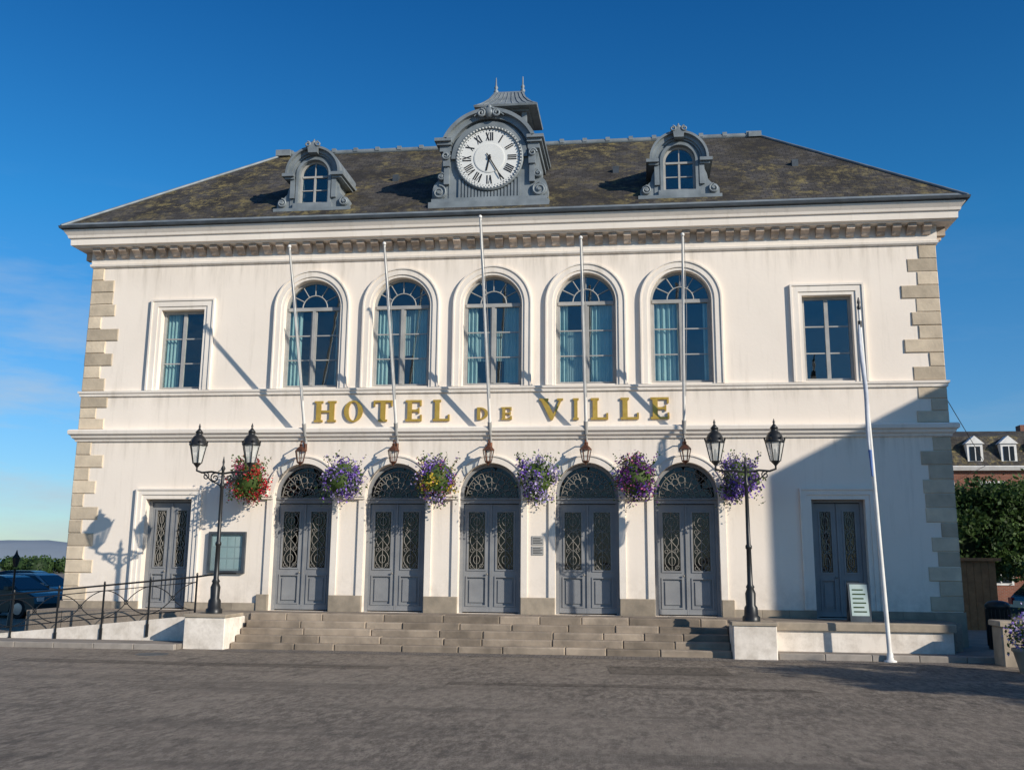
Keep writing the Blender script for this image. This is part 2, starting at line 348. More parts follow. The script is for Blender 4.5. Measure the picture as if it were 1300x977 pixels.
# -------- windows
def arched_window(cx,kind):
    f=MB(); gl=MB(); cu=MB(); h=.82; yf=.2
    f.plate(band(cx,.755,.819,6.98,9.24),[],yf-.02,yf+.06)
    f.box(cx-.755,cx+.755,yf-.02,yf+.06,6.98,7.06)
    f.box(cx-.755,cx+.755,yf-.045,yf+.06,9.19,9.29)
    f.box(cx-.04,cx+.04,yf-.04,yf+.06,7.062,9.188)
    for s in(-1,1):
        f.box(min(cx+s*.042,cx+s*.085),max(cx+s*.042,cx+s*.085),yf-.01,yf+.04,7.062,9.188)
        f.box(min(cx+s*.71,cx+s*.754),max(cx+s*.71,cx+s*.754),yf-.01,yf+.04,7.062,9.188)
        for z in(7.78,8.48): f.box(min(cx+s*.087,cx+s*.708),max(cx+s*.087,cx+s*.708),yf,yf+.035,z-.017,z+.017)
    f.tube(arcpts(cx,9.29,.36,0,pi,yf+.01,14),.018,5)
    for k in range(1,6):
        a=pi*k/6; f.tube([(cx+.36*math.cos(a),yf+.01,9.29+.36*math.sin(a)),(cx+.76*math.cos(a),yf+.01,9.27+.755*math.sin(a))],.016,5)
    f.obj('window_frame',['frame'],hall)
    gl.plate(arch(cx,.80,7.0,9.24),[],yf+.018,yf+.022); gl.obj('window_glass',['glass'],hall)
    def curtain(xa,xb,z0,z1,mi,amp=.035,fr=9,y=yf+.13):
        n=max(4,int((xb-xa)*70)); ra=[(xa+(xb-xa)*i/n, y+amp*math.sin((xb-xa)*fr*2*pi*i/n+cx*3)+.014*math.sin(i*1.7+cx)) for i in range(n+1)]
        cu.add([(a,b,z0) for a,b in ra]+[(a,b,z1) for a,b in ra],[(i,i+1,i+n+2,i+n+1) for i in range(n)],mi,True)
    if kind==0: curtain(cx-.79,cx-.38,7.0,9.25,0); curtain(cx+.62,cx+.79,7.0,9.25,0)
    if kind==1: curtain(cx-.79,cx-.42,7.0,9.25,0); curtain(cx+.32,cx+.79,7.0,9.25,0); curtain(cx-.43,cx+.33,7.9,9.2,1,.004,1,yf+.17)
    if kind==2: curtain(cx-.79,cx-.45,7.0,9.25,0); curtain(cx+.30,cx+.79,7.0,9.25,0); curtain(cx-.48,cx+.30,7.7,8.55,1,.004,1,yf+.17)
    if kind==3: curtain(cx-.79,cx-.5,7.0,9.25,0); curtain(cx+.1,cx+.79,7.0,9.25,0); curtain(cx-.53,cx+.08,7.0,8.5,1,.004,1,yf+.17)
    if kind==4: curtain(cx-.79,cx-.08,7.0,9.25,0,.04,7); curtain(cx+.60,cx+.79,7.0,9.25,0)
    cu.obj('curtains',['curtain','blind'],hall)
for i,x in enumerate(DX): arched_window(x,i)
for s in(-1,1):
    c=s*SX; f=MB(); gl=MB(); cu=MB(); yf=.2; h=.636
    f.plate(rect(c-h,c+h,6.98,9.262),[rect(c-h+.07,c-.05,7.06,9.19),rect(c+.05,c+h-.07,7.06,9.19)],yf-.02,yf+.05)
    for z in(7.74,8.46):
        for q in(-1,1): f.box(min(c+q*.052,c+q*(h-.072)),max(c+q*.052,c+q*(h-.072)),yf,yf+.03,z-.018,z+.018)
    f.obj('window_frame',['frame'],hall)
    gl.box(c-h+.02,c+h-.02,yf+.012,yf+.016,7.0,9.24); gl.obj('window_glass',['glass'],hall)
    if s<0:
        n=30; ra=[(c-.62+.45*i/n,yf+.13+.03*math.sin(i*.9)) for i in range(n+1)]
        cu.add([(a,b,7.0) for a,b in ra]+[(a,b,9.26) for a,b in ra],[(i,i+1,i+n+2,i+n+1) for i in range(n)],0,True)
        cu.obj('curtains',['curtain'],hall)
# -------- doors
def iron_panel(ir,xa,xb,za,zb,y):
    cx=(xa+xb)/2; hw=(xb-xa)/2-.01; H=zb-za; r=.010
    ir.tube([(cx,y,za),(cx,y,zb)],r,4)
    for k in range(3):
        zc=za+H*(k+.5)/3; hh=H/6
        ir.tube([(cx+hw*.9*math.sin(t)*(1-.35*abs(math.cos(t))),y-.004,zc+hh*math.cos(t)) for t in [2*pi*i/14 for i in range(15)]],r,4)
        if k!=1: ir.tube([(cx+hw*.4*math.sin(t),y-.008,zc+hh*.45*math.cos(t)) for t in [2*pi*i/10 for i in range(11)]],r,4)
        else:
            for a in(-1,1): ir.tube([(cx-hw*.7,y-.01,zc-a*hh*.7),(cx+hw*.7,y-.01,zc+a*hh*.7)],r,4)
    for z in(za+H/3,za+2*H/3):
        for q in(-1,1): ir.tube(spiral(cx+q*hw*.6,z,.07,.02,0,1.2*q,y-.006,10),r*.9,4)
    for q in(-1,1):
        ir.tube([(cx+q*hw,y-.002,za),(cx+q*hw,y-.002,zb)],r*.8,4)
        for z,sg in((za,1),(zb,-1)): ir.tube(spiral(cx+q*hw*.6,z+sg*.08,.07,.02,0,1.1*q,y-.006,10),r*.9,4)
def double_door(c,h,z0,z1,arched):
    f=MB(); gl=MB(); ir=MB(); y=.26
    zt=z1
    for s in(-1,1):
        xa,xb=(c+s*.025,c+s*(h-.09)); xa,xb=min(xa,xb),max(xa,xb); m=(xa+xb)/2; pw=(xb-xa)/2-.13
        zb=z0+.03
        gp=rect(m-pw,m+pw,z0+1.12,zt-.22); lp=rect(m-pw-.02,m+pw+.02,z0+.2,z0+.92)
        f.plate(rect(xa,xb,zb,zt-.02),[gp,lp],y,y+.06)
        for q,e in((gp,.035),(lp,.03)):
            a0,b0,a1,b1=q[0][0],q[0][1],q[2][0],q[2][1]
            f.plate(rect(a0-e,a1+e,b0-e,b1+e),[rect(a0+.005,a1-.005,b0+.005,b1-.005)],y-.022,y+.004)
        a0,b0,a1,b1=lp[0][0],lp[0][1],lp[2][0],lp[2][1]
        f.box(a0-.002,a1+.002,y+.03,y+.05,b0-.002,b1+.002)
        f.box(a0+.06,a1-.06,y+.005,y+.031,b0+.07,b1-.07)
        gl.box(gp[0][0]-.01,gp[2][0]+.01,y+.035,y+.04,gp[0][1]-.01,gp[2][1]+.01)
        iron_panel(ir,m-pw,m+pw,z0+1.12,zt-.22,y+.012)
        f.box(xa,xb,y-.03,y-.001,zb,zb+.13)
    f.box(c-.022,c+.022,y-.035,y+.05,z0+.03,zt-.02)
    ir.blob((c-.09,y-.06,z0+1.0),(.03,.03,.03),0,1,8,6,0)
    for s in(-1,1):
        xa,xb=c+s*(h-.088),c+s*(h-.002); f.box(min(xa,xb),max(xa,xb),y-.05,y+.08,z0+.001,zt)
    if arched:
        f.box(c-h+.002,c+h-.002,y-.07,y+.08,zt+.001,zt+.10)
        f.box(c-h+.002,c+h-.002,y-.11,y+.05,zt+.102,zt+.14)
        zs=4.03
        f.plate(band(c,h-.085,h-.004,zt+.142,zs),[],y-.05,y+.08)
        gl.plate(arch(c,h-.06,zt+.12,zs),[],y+.035,y+.04)
        for r in(.24,.68): ir.tube(arcpts(c,zs-.05,r,0,pi,y+.01,18),.013,4)
        for k in range(9):
            a=pi*(k)/8; ca,sa=math.cos(a),math.sin(a)
            ir.tube([(c+.1*ca,y+.01,zs-.05+.1*sa),(c+.74*ca,y+.01,zs-.05+.74*sa)],.011,4)
            if k<8:
                a2=pi*(k+.5)/8; ir.tube([(c+.46*math.cos(a2)+.09*math.cos(t),y+.004,zs-.05+.46*math.sin(a2)+.09*math.sin(t)) for t in [2*pi*i/10 for i in range(11)]],.010,4)
                ir.tube([(c+.60*math.cos(a2)+.045*math.cos(t),y+.004,zs-.05+.60*math.sin(a2)+.045*math.sin(t)) for t in [2*pi*i/8 for i in range(9)]],.010,4)
    else:
        f.box(c-h+.002,c+h-.002,y-.05,y+.08,zt+.001,zt+.06)
    f.obj('double_door',['door'],hall); gl.obj('door_glass',['glassd'],hall); ir.obj('door_ironwork',['iron'],hall)
for x in DX: double_door(x,.83,T,3.80,True)
for s in(-1,1): double_door(s*SX,.66,T,3.83,False)
# -------- letters
L=MB(); ya,yb=-.055,-.012
def glyph(ch,x0,x1,z0,z1):
    wd=x1-x0; H=z1-z0; st=min(.14,wd*.29); se=H*.09; th=H*.10; q=st*.38
    def b(a,c,d,e): L.box(a,c,ya,yb,d,e)
    def stem(x): 
        b(x-st/2,x+st/2,z0+se,z1-se); b(x-st/2-q,x+st/2+q,z0,z0+se); b(x-st/2-q,x+st/2+q,z1-se,z1)
    if ch=='I': stem((x0+x1)/2)
    if ch=='H':
        a,c=x0+st/2+q,x1-st/2-q; stem(a);stem(c); b(a+st/2,c-st/2,z0+H/2-th/2,z0+H/2+th/2)
    if ch=='T':
        m=(x0+x1)/2; b(m-st/2,m+st/2,z0+se,z1-th); b(m-st/2-q,m+st/2+q,z0,z0+se); b(x0,x1,z1-th,z1)
        b(x0,x0+.045,z1-th-.11,z1-th); b(x1-.045,x1,z1-th-.11,z1-th)
    if ch in'EL':
        a=x0+st/2+q*.6; b(a-st/2,a+st/2,z0+th,z1-th); b(x0-q*.4,x1,z0,z0+th); b(x1-.05,x1,z0+th,z0+th+H*.2)
        if ch=='E':
            b(x0-q*.4,x1-.01,z1-th,z1); b(x1-.06,x1-.01,z1-th-H*.18,z1-th); b(a+st/2,x1-wd*.25,z0+H/2-th/2,z0+H/2+th/2); b(x1-wd*.25,x1-wd*.25+.04,z0+H/2-H*.13,z0+H/2+H*.13)
        else: b(x0-q*.4,a+st/2+q*.8,z1-th,z1)
    if ch=='O':
        m,k=(x0+x1)/2,(z0+z1)/2
        L.plate([(m+wd/2*math.cos(t),k+H/2*1.03*math.sin(t)) for t in [2*pi*i/28 for i in range(28)]],[[(m+(wd/2-st*.95)*math.cos(t),k+(H/2-th*.6)*math.sin(t)) for t in [2*pi*i/28 for i in range(28)]]],ya,yb)
    if ch=='D':
        k=(z0+z1)/2; a=x0+wd*.25
        out=[(x0,z0),(a,z0)]+[(a+(x1-a)*math.cos(t),k+H/2*math.sin(t)) for t in [-pi/2+pi*i/14 for i in range(1,14)]]+[(a,z1),(x0,z1)]
        hol=[(x0+st,z0+th),(a+.02,z0+th)]+[(a+(x1-a-st)*math.cos(t),k+(H/2-th)*math.sin(t)) for t in [-pi/2+pi*i/12 for i in range(1,12)]]+[(a+.02,z1-th),(x0+st,z1-th)]
        L.plate(out,[hol],ya,yb)
    if ch=='V':
        m=(x0+x1)/2+.01; zt=z1-se
        L.plate([(x0+q*.8,zt),(m-.03,z0),(m+.03,z0),(x1-q*.8,zt),(x1-q*.8-.06,zt),(m+.045,z0+H*.28),(x0+q*.8+st*1.15,zt)],[],ya,yb)
        b(x0,x0+st*1.15+q*1.6,zt,z1); b(x1-.06-q*1.9,x1,zt,z1)
for ch,a,b_ in(('H',-4.92,-4.30),('O',-4.08,-3.55),('T',-3.25,-2.72),('E',-2.33,-1.90),('L',-1.57,-1.13),('V',1.31,1.95),('I',2.14,2.44),('L',2.71,3.15),('L',3.50,3.96),('E',4.29,4.76)):
    glyph(ch,a,b_,6.0,6.58)
glyph('D',-.38,-.08,6.02,6.36); glyph('E',.29,.57,6.02,6.36)
L.obj('gilded_lettering',['gold'],hall)
# -------- dormers
def scrollpair(m,cx,z,x,rr,y,mi=0):
    for s in(-1,1):
        m.lathey(cx+s*x,z,[(rr,y+.10),(rr,y-.02),(rr*.9,y-.04),(rr*.3,y-.04),(rr*.25,y-.09)],16,mi)
        m.tube(spiral(cx+s*x,z,rr,rr*.25,pi/2,1.5*s,y-.05,24),.03,5,mi)
def dormer(cx):
    K=.93; w=MB(); y=-.1; zs=13.28; zb=12.16
    w.plate([(cx-.74,zb),(cx+.74,zb)]+[(cx+.74*math.cos(pi*i/20),zs+.74*math.sin(pi*i/20)) for i in range(21)],[arch(cx,.47,12.34,zs,16)],y,y+.3)
    w.plate([(cx-.70,zb),(cx+.70,zb)]+[(cx+.70*math.cos(pi*i/20),zs+.70*math.sin(pi*i/20)) for i in range(21)],[],y+.55,2.3)
    for q in(-1,1): w.box(min(cx+q*.48,cx+q*.70),max(cx+q*.48,cx+q*.70),y+.3,y+.55,zb,zs)
    w.plate(band(cx,.48,.70,zs,zs),[],y+.3,y+.55)
    w.plate(band(cx,.474,.56,12.34,zs),[],y-.05,y+.01)
    w.plate(band(cx,.68,.80,zs+.0,zs),[],y-.10,2.2); w.plate(band(cx,.80,.87,zs+.0,zs),[],y-.2,2.3)
    w.plate(band(cx,.62,.68,zs+.0,zs),[],y-.05,y+.01)
    for s in(-1,1):
        a,b=cx+s*.60,cx+s*.97; w.box(min(a,b),max(a,b),y-.2,1.3,zs-.10,zs-.002)
        a,b=cx+s*.60,cx+s*.90; w.box(min(a,b),max(a,b),y-.12,1.2,zs-.17,zs-.102)
        a,b=cx+s*.585,cx+s*.73; w.box(min(a,b),max(a,b),y-.07,y+.01,12.5,zs-.172)
        pts=[(.735,13.0),(.80,12.85),(.84,12.66),(.93,12.56),(1.08,12.50),(1.16,12.38),(1.16,zb),(.735,zb)]
        w.plate([(cx+s*p,q) for p,q in pts],[],y+.02,y+.3)
    scrollpair(w,cx,12.36,.99,.14,y)
    w.box(cx-1.22,cx+1.22,y-.12,.5,zb-.14,zb-.001); w.box(cx-.62,cx+.62,y-.08,y+.01,zb,12.33)
    w.plate([(cx-.14,zs+.62),(cx-.17,zs+.84),(cx-.09,zs+.94),(cx+.09,zs+.94),(cx+.17,zs+.84),(cx+.14,zs+.62)],[],y-.27,y+.05)
    for s in(-1,1): w.tube(spiral(cx+s*.17,zs+.89,.09,.03,pi/2,1.2*s,y-.27,14),.028,5)
    w.lathe(cx,y-.15,[(.08,zs+.92),(.10,zs+.98),(.04,zs+1.03),(.015,zs+1.10)],8)
    w.scale(cx,12.06,K,K); w.obj('dormer',['zinc'],hall)
    f=MB(); f.plate(band(cx,.40,.468,12.35,zs,16),[],y+.1,y+.15); f.box(cx-.40,cx+.40,y+.1,y+.15,12.35,12.41); f.box(cx-.03,cx+.03,y+.095,y+.15,12.411,13.19); f.box(cx-.40,cx+.40,y+.09,y+.15,13.2,13.26)
    f.box(cx-.015,cx+.015,y+.11,y+.14,13.262,13.68)
    for q in(-1,1): f.box(min(cx+q*.032,cx+q*.399),max(cx+q*.032,cx+q*.399),y+.11,y+.14,12.78,12.81)
    f.scale(cx,12.06,K,K); f.obj('dormer_window_frame',['frame'],hall)
    g=MB(); g.plate(arch(cx,.45,12.36,zs,16),[],y+.135,y+.138); g.scale(cx,12.06,K,K); g.obj('dormer_glass',['glass'],hall)
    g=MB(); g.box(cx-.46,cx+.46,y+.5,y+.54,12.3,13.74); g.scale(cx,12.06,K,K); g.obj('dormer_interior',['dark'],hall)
dormer(-5.24); dormer(5.18)
# -------- clock
K=.935; KZ=12.02
cx=-.11; cz=13.54; y=-.15; w=MB(); zb=12.14
w.box(cx-1.82,cx+1.82,y-.2,.9,zb-.2,zb-.001); w.box(cx-1.74,cx+1.74,y-.14,.8,zb,zb+.12)
w.plate([(cx-1.24,zb+.121),(cx+1.24,zb+.121),(cx+1.24,cz)]+[(cx+1.24*math.cos(pi*i/28),cz+1.24*math.sin(pi*i/28)) for i in range(1,28)]+[(cx-1.24,cz)],[],y,2.6)
w.plate(band(cx,1.02,1.16,cz,cz,32),[],y-.10,y+.01)
w.plate([(cx+1.24*math.cos(t),cz+1.24*math.sin(t)) for t in [.42+(pi-.84)*i/28 for i in range(29)]]+[(cx+1.42*math.cos(t),cz+1.42*math.sin(t)) for t in [pi-.42-(pi-.84)*i/28 for i in range(29)]],[],y-.16,2.6)
w.plate([(cx+1.42*math.cos(t),cz+1.42*math.sin(t)) for t in [.42+(pi-.84)*i/28 for i in range(29)]]+[(cx+1.53*math.cos(t),cz+1.53*math.sin(t)) for t in [pi-.42-(pi-.84)*i/28 for i in range(29)]],[],y-.28,2.9)
for s in(-1,1):
    def bx(a,b,y0_,y1_,z0_,z1_): w.box(min(cx+s*a,cx+s*b),max(cx+s*a,cx+s*b),y0_,y1_,z0_,z1_)
    bx(1.15,1.66,y-.28,2.0,cz+.52,cz+.62); bx(1.15,1.60,y-.2,1.9,cz+.42,cz+.518); bx(1.17,1.52,y-.12,1.8,cz+.24,cz+.418)
    bx(1.242,1.46,y+.02,1.5,zb+.121,cz+.238)
    bx(1.20,1.40,y-.16,y+.0,cz-.25,cz+.238); bx(1.22,1.38,y-.1,y+.0,cz-.8,cz-.251)
    w.plate([(cx+s*p,q) for p,q in[(1.461,cz+.1),(1.5,cz-.35),(1.56,cz-.6),(1.7,cz-.75),(1.76,cz-.95),(1.76,zb+.121),(1.461,zb+.121)]],[],y+.05,y+.5)
    w.tube(spiral(cx+s*1.32,cz+.08,.13,.03,0,1.5*s,y-.18,18),.035,5)
scrollpair(w,cx,12.50,1.52,.22,y-.02); scrollpair(w,cx,13.0,1.47,.12,y-.02)
w.lathey(cx,cz,[(1.04,y+.01),(1.04,y-.09),(1.0,y-.12),(.94,y-.10),(.92,y-.05),(.92,y+.01)],48)
for i in range(19):
    x=cx-.9+i*.1; d=abs(x-cx); zt=cz-math.sqrt(max(0,1.08-d*d)) ; zt=min(zt,12.95)
    w.box(x-.032,x+.032,y-.05,y+.01,12.30,zt-.02)
w.box(cx-1.05,cx+1.05,y-.09,y+.01,12.262,12.298)
zz=cz+1.40
w.blob((cx,y-.2,zz+.0),(.17,.14,.17),0,4,10,7,.12)
for s in(-1,1):
    w.tube(spiral(cx+s*.24,zz-.04,.13,.03,pi/2,1.4*s,y-.28,18),.04,5); w.tube([(cx+s*.1,y-.28,zz+.11),(cx+s*.22,y-.25,zz+.09),(cx+s*.45,y-.25,zz-.12)],[.045,.04,.02],5)
w.lathe(cx,y-.2,[(.07,zz+.13),(.09,zz+.19),(.04,zz+.25)],8)
w.scale(cx,KZ,K,K); w.obj('clock_housing',['zinc'],hall)
w=MB(); w.lathey(cx,cz,[(.918,y-.02),(.918,y-.06)],64,0)
w.lathey(cx,cz,[(.47,y-.058),(.47,y-.075),(.44,y-.08)],48,0)
for i in range(60):
    a=2*pi*i/60; w.lathey(cx+.965*math.cos(a),cz+.965*math.sin(a),[(.03,y-.10),(.018,y-.135)],8,0)
w.scale(cx,KZ,K,K); w.obj('clock_dial',['dial'],hall)
w=MB(); cnt=[0]
def stroke(cxx,czz,ang,x0_,z0_,x1_,z1_,wd,yy=None):
    cnt[0]+=1; yv=(y-.066-(cnt[0]%3)*.0015) if yy is None else yy
    d=Vector((x1_-x0_,z1_-z0_)).normalized(); nn=Vector((-d.y,d.x))*wd/2
    pts=[Vector((x0_,z0_))+nn,Vector((x0_,z0_))-nn,Vector((x1_,z1_))-nn,Vector((x1_,z1_))+nn]
    ca,sa=math.cos(ang),math.sin(ang)
    w.plate([(cxx+p.x*ca+p.y*sa,czz-p.x*sa+p.y*ca) for p in pts],[],yv,yv+.006)
for i,t in enumerate(['XII','I','II','III','IIII','V','VI','VII','VIII','IX','X','XI']):
    a=2*pi*i/12; wid={'I':.06,'V':.125,'X':.125}; tot=sum(wid[c] for c in t); x=-tot/2; h=.135; rr=.69
    for c in t:
        m=x+wid[c]/2
        if c=='I': stroke(cx,cz,a,m,rr-h,m,rr+h,.036)
        if c=='V': stroke(cx,cz,a,m-.045,rr+h,m,rr-h,.038); stroke(cx,cz,a,m+.045,rr+h,m,rr-h,.018)
        if c=='X': stroke(cx,cz,a,m-.045,rr+h,m+.045,rr-h,.038); stroke(cx,cz,a,m+.045,rr+h,m-.045,rr-h,.018)
        x+=wid[c]
for i in range(60): stroke(cx,cz,2*pi*i/60,0,.86,0,.895,.012 if i%5 else .035)
stroke(cx,cz,math.radians(192),0,-.10,0,.42,.05,y-.095); stroke(cx,cz,math.radians(150),0,-.16,0,.74,.035,y-.11)
w.lathey(cx,cz,[(.06,y-.09),(.05,y-.125)],14)
w.scale(cx,KZ,K,K); w.obj('clock_numerals_and_hands',['ink'],hall)
# -------- cupola
cx=-.16; cy=YR; w=MB(); o_=-.18
w.box(cx-.66,cx+.66,cy-.66,cy+.66,15.3,15.75+o_)
for a in(-1,1):
    for b in(-1,1): w.box(cx+a*.58-.08,cx+a*.58+.08,cy+b*.58-.08,cy+b*.58+.08,15.751+o_,16.8+o_)
w.box(cx-.75,cx+.75,cy-.75,cy+.75,16.801+o_,16.9+o_)
def sq(h,k,z): return [(cx-h,cy-k,z+o_),(cx+h,cy-k,z+o_),(cx+h,cy+k,z+o_),(cx-h,cy+k,z+o_)]
w.loft([sq(1.02,1.02,16.88),sq(1.04,1.04,16.94),sq(.82,.80,17.12),sq(.62,.5,17.4),sq(.5,.22,17.72),sq(.5,.1,17.82)],0,cap=True)
for q in range(-4,5):
    w.tube([(cx+q*.23,cy-1.03,16.95+o_),(cx+q*.18,cy-.81,17.13+o_),(cx+q*.138,cy-.51,17.41+o_),(cx+q*.11,cy-.23,17.73+o_)],.014,4)
    w.tube([(cx+1.03,cy+q*.23,16.95+o_),(cx+.83,cy+q*.18,17.13+o_),(cx+.63,cy+q*.11,17.41+o_)],.014,4)
for s in(-1,1): w.lathe(cx+s*.45,cy,[(.06,17.8+o_),(.09,17.88+o_),(.04,17.95+o_),(.07,18.02+o_),(.03,18.1+o_),(.015,18.38+o_)],8)
w.obj('cupola_roof',['zinc'],hall)
w=MB()
for k in range(7):
    z=15.8+k*.125+o_; w.loft([sq(.50,.50,z-o_),sq(.57,.57,z-o_+.005),sq(.5,.5,z-o_+.07)],0,cap=True)
w.obj('cupola_louvres',['zincd'],hall)
w=MB(); w.box(1.12,1.43,-.02,.0,2.72,2.95); w.box(1.12,1.43,-.02,.0,2.46,2.69); w.obj('wall_plaque',['frame'],hall)
w=MB()
for k in range(4):
    for zz in(2.76,2.50): w.box(1.15,1.40-.05*(k%2),-.024,-.021,zz+k*.042,zz+k*.042+.015)
w.obj('plaque_text',['ink'],hall)
# -------- terrace, steps, ramp
w=MB(); st=.152
w.box(-11.9,11.3,-1.5,-.11,.18,T)
w.box(6.95,10.95,-2.15,-1.501,.18,T)
w.obj('stone_terrace',['steps'],None,uvf=uvbox)
w=MB(); rs=random.Random(5)
for k in range(1,5):
    z1=T-k*st; yf=-1.5-(k)*.32; yb=-1.5-(k-1)*.32
    x=-5.84
    while x<5.93:
        l=min(rs.uniform(.9,1.7),5.95-x); 
        if 5.95-x-l<.4: l=5.95-x
        dz=rs.uniform(-.014,.004); w.bbox(x+.004,x+l-.004,yf+rs.uniform(-.025,.01),yb,G-.05,z1+dz,0,.024); x+=l
x=-5.84
while x<5.93:
    l=min(rs.uniform(.9,1.7),5.95-x)
    if 5.95-x-l<.4: l=5.95-x
    w.bbox(x+.004,x+l-.004,-1.56,-1.1,.5,T+.012+rs.uniform(0,.004),0,.02); x+=l
w.obj('stone_steps',['stepst'])
for s,xa,xb in((-1,-6.88,-5.86),(1,5.96,6.92)):
    e=empty('lamp_plinth'); w=MB(); w.bbox(xa,xb,-3.1,-2.05,G-.05,.93,0,.02); w.obj('block',['trim'],e)
    w=MB(); w.bbox(xa-.03,xb+.03,-3.13,-2.02,.931,1.0,0,.015); w.obj('capstone',['base'],e)
    w=MB(); w.bbox(xa+.06,xb-.1,-2.049,-1.58,G-.05,.9,0,.02); w.obj('cheek_wall',['trim'],e)
e=empty('terrace_wall'); w=MB(); w.box(6.93,10.9,-2.25,-2.152,.15,.80); w.obj('render',['trim'],e)
w=MB(); w.bbox(6.93,10.96,-2.32,-1.9,.801,.975,0,.02); w.obj('coping',['base'],e)
e=empty('access_ramp'); w=MB()
def rz(x): return .93-( -6.9-x)*.098
w.plate([(-13.8,.1),(-6.885,.1),(-6.885,rz(-6.885)),(-13.8,rz(-13.8))],[],-2.35,-2.2); w.obj('ramp_wall',['trim'],e)
w=MB(); w.plate([(-13.8,.1),(-6.885,.1),(-6.885,rz(-6.885)-.08),(-13.8,rz(-13.8)-.08)],[],-2.198,-1.502); w.obj('ramp_surface',['pave'],e)
e=empty('ramp_railing'); w=MB(); y=-2.275
px=[-11.75,-10.55,-9.35,-8.15,-6.95]
for x in px:
    b=rz(x); w.box(x-.022,x+.022,y-.1,y-.078,b-.35,b+.98) ; w.box(x-.035,x+.035,y-.11,y-.078,b-.4,b-.1)
    w.tube([(x,y-.09,b+.98),(x,y-.09,b+1.03)],[.03,.02],8)
zz=lambda x,o:(x,y-.09,rz(x)+o)
w.tube([zz(-13.2,.5),zz(-13.3,.85),zz(-13.0,.93),zz(-6.95,.93),(-6.3,y-.09,1.95),(-5.95,y-.09,1.95)],.022,6)
w.tube([zz(-13.2,.14),zz(-6.95,.14)],.014,5)
w.tube([zz(-13.2,.80),zz(-6.95,.80)],.012,5)
for i in range(-1,4):
    xa=px[0]-1.2 if i<0 else px[i]; xb=px[0] if i<0 else px[i+1]; m=(xa+xb)/2
    for a in(-1,1):
        pts=[]
        for k in range(13):
            t=k/12; x=xa+(xb-xa)*t; o=.47+a*.33*math.copysign(abs(math.cos(pi*t))**.8,math.cos(pi*t)); pts.append(zz(x,o))
        w.tube(pts,.012,5)
    w.tube([(m+.05*math.cos(t),y-.09,rz(m)+.47+.05*math.sin(t)) for t in [2*pi*i2/10 for i2 in range(11)]],.012,5)
w.obj('rails',['black'],e)
# -------- flagpoles on facade
for i,x in enumerate(DX):
    e=empty('flagpole'); w=MB(); f=1.12 if i==2 else 1.0
    a=Vector((x,-.16,5.70)); b=Vector((x,-2.14,10.38)); b=a+(b-a)*f
    w.tube([a,a+(b-a)*.5,b],[.042,.038,.03],10); w.blob(b,(.05,.05,.05),0,0,10,8,0); w.obj('pole',['white'],e)
    w=MB(); d=(b-a).normalized(); w.tube([a-d*.1,a+d*.25],.06,8); w.tube([(x,-.02,5.45),a],.03,6); w.tube([(x,0.0,5.62),(x,-.02,5.3)],.05,6); w.obj('bracket',['frame'],e)
    w=MB(); w.tube([a+d*.9+Vector((.05,-.04,0)),a+(b-a)*.6+Vector((.085,-.05,0)),b+Vector((.04,-.03,-.1))],.007,4); w.obj('halyard',['frame'],e)
# -------- wall lanterns
for x in DX:
    e=empty('wall_lantern'); w=MB(); yy=-.42
    w.tube([(x,-.05,5.32),(x,-.2,5.44),(x,yy,5.42),(x,yy,5.36)],.018,6); w.lathe(x,-.05,[(.05,5.2),(.05,5.4)],8)
    w.lathe(x,yy,[(.02,5.36),(.05,5.33),(.03,5.30),(.10,5.24),(.155,5.18),(.16,5.15)],6,0,sm=False)
    for k in range(6):
        a=2*pi*k/6; w.tube([(x+.145*math.cos(a),yy+.145*math.sin(a),5.16),(x+.085*math.cos(a),yy+.085*math.sin(a),4.86)],.012,4)
    w.lathe(x,yy,[(.095,4.87),(.09,4.84),(.03,4.81),(.02,4.76)],6,0,sm=False); w.obj('frame',['copper'],e)
    w=MB(); w.lathe(x,yy,[(.137,5.15),(.08,4.87)],6,0,sm=False); w.obj('glass',['glassc'],e)
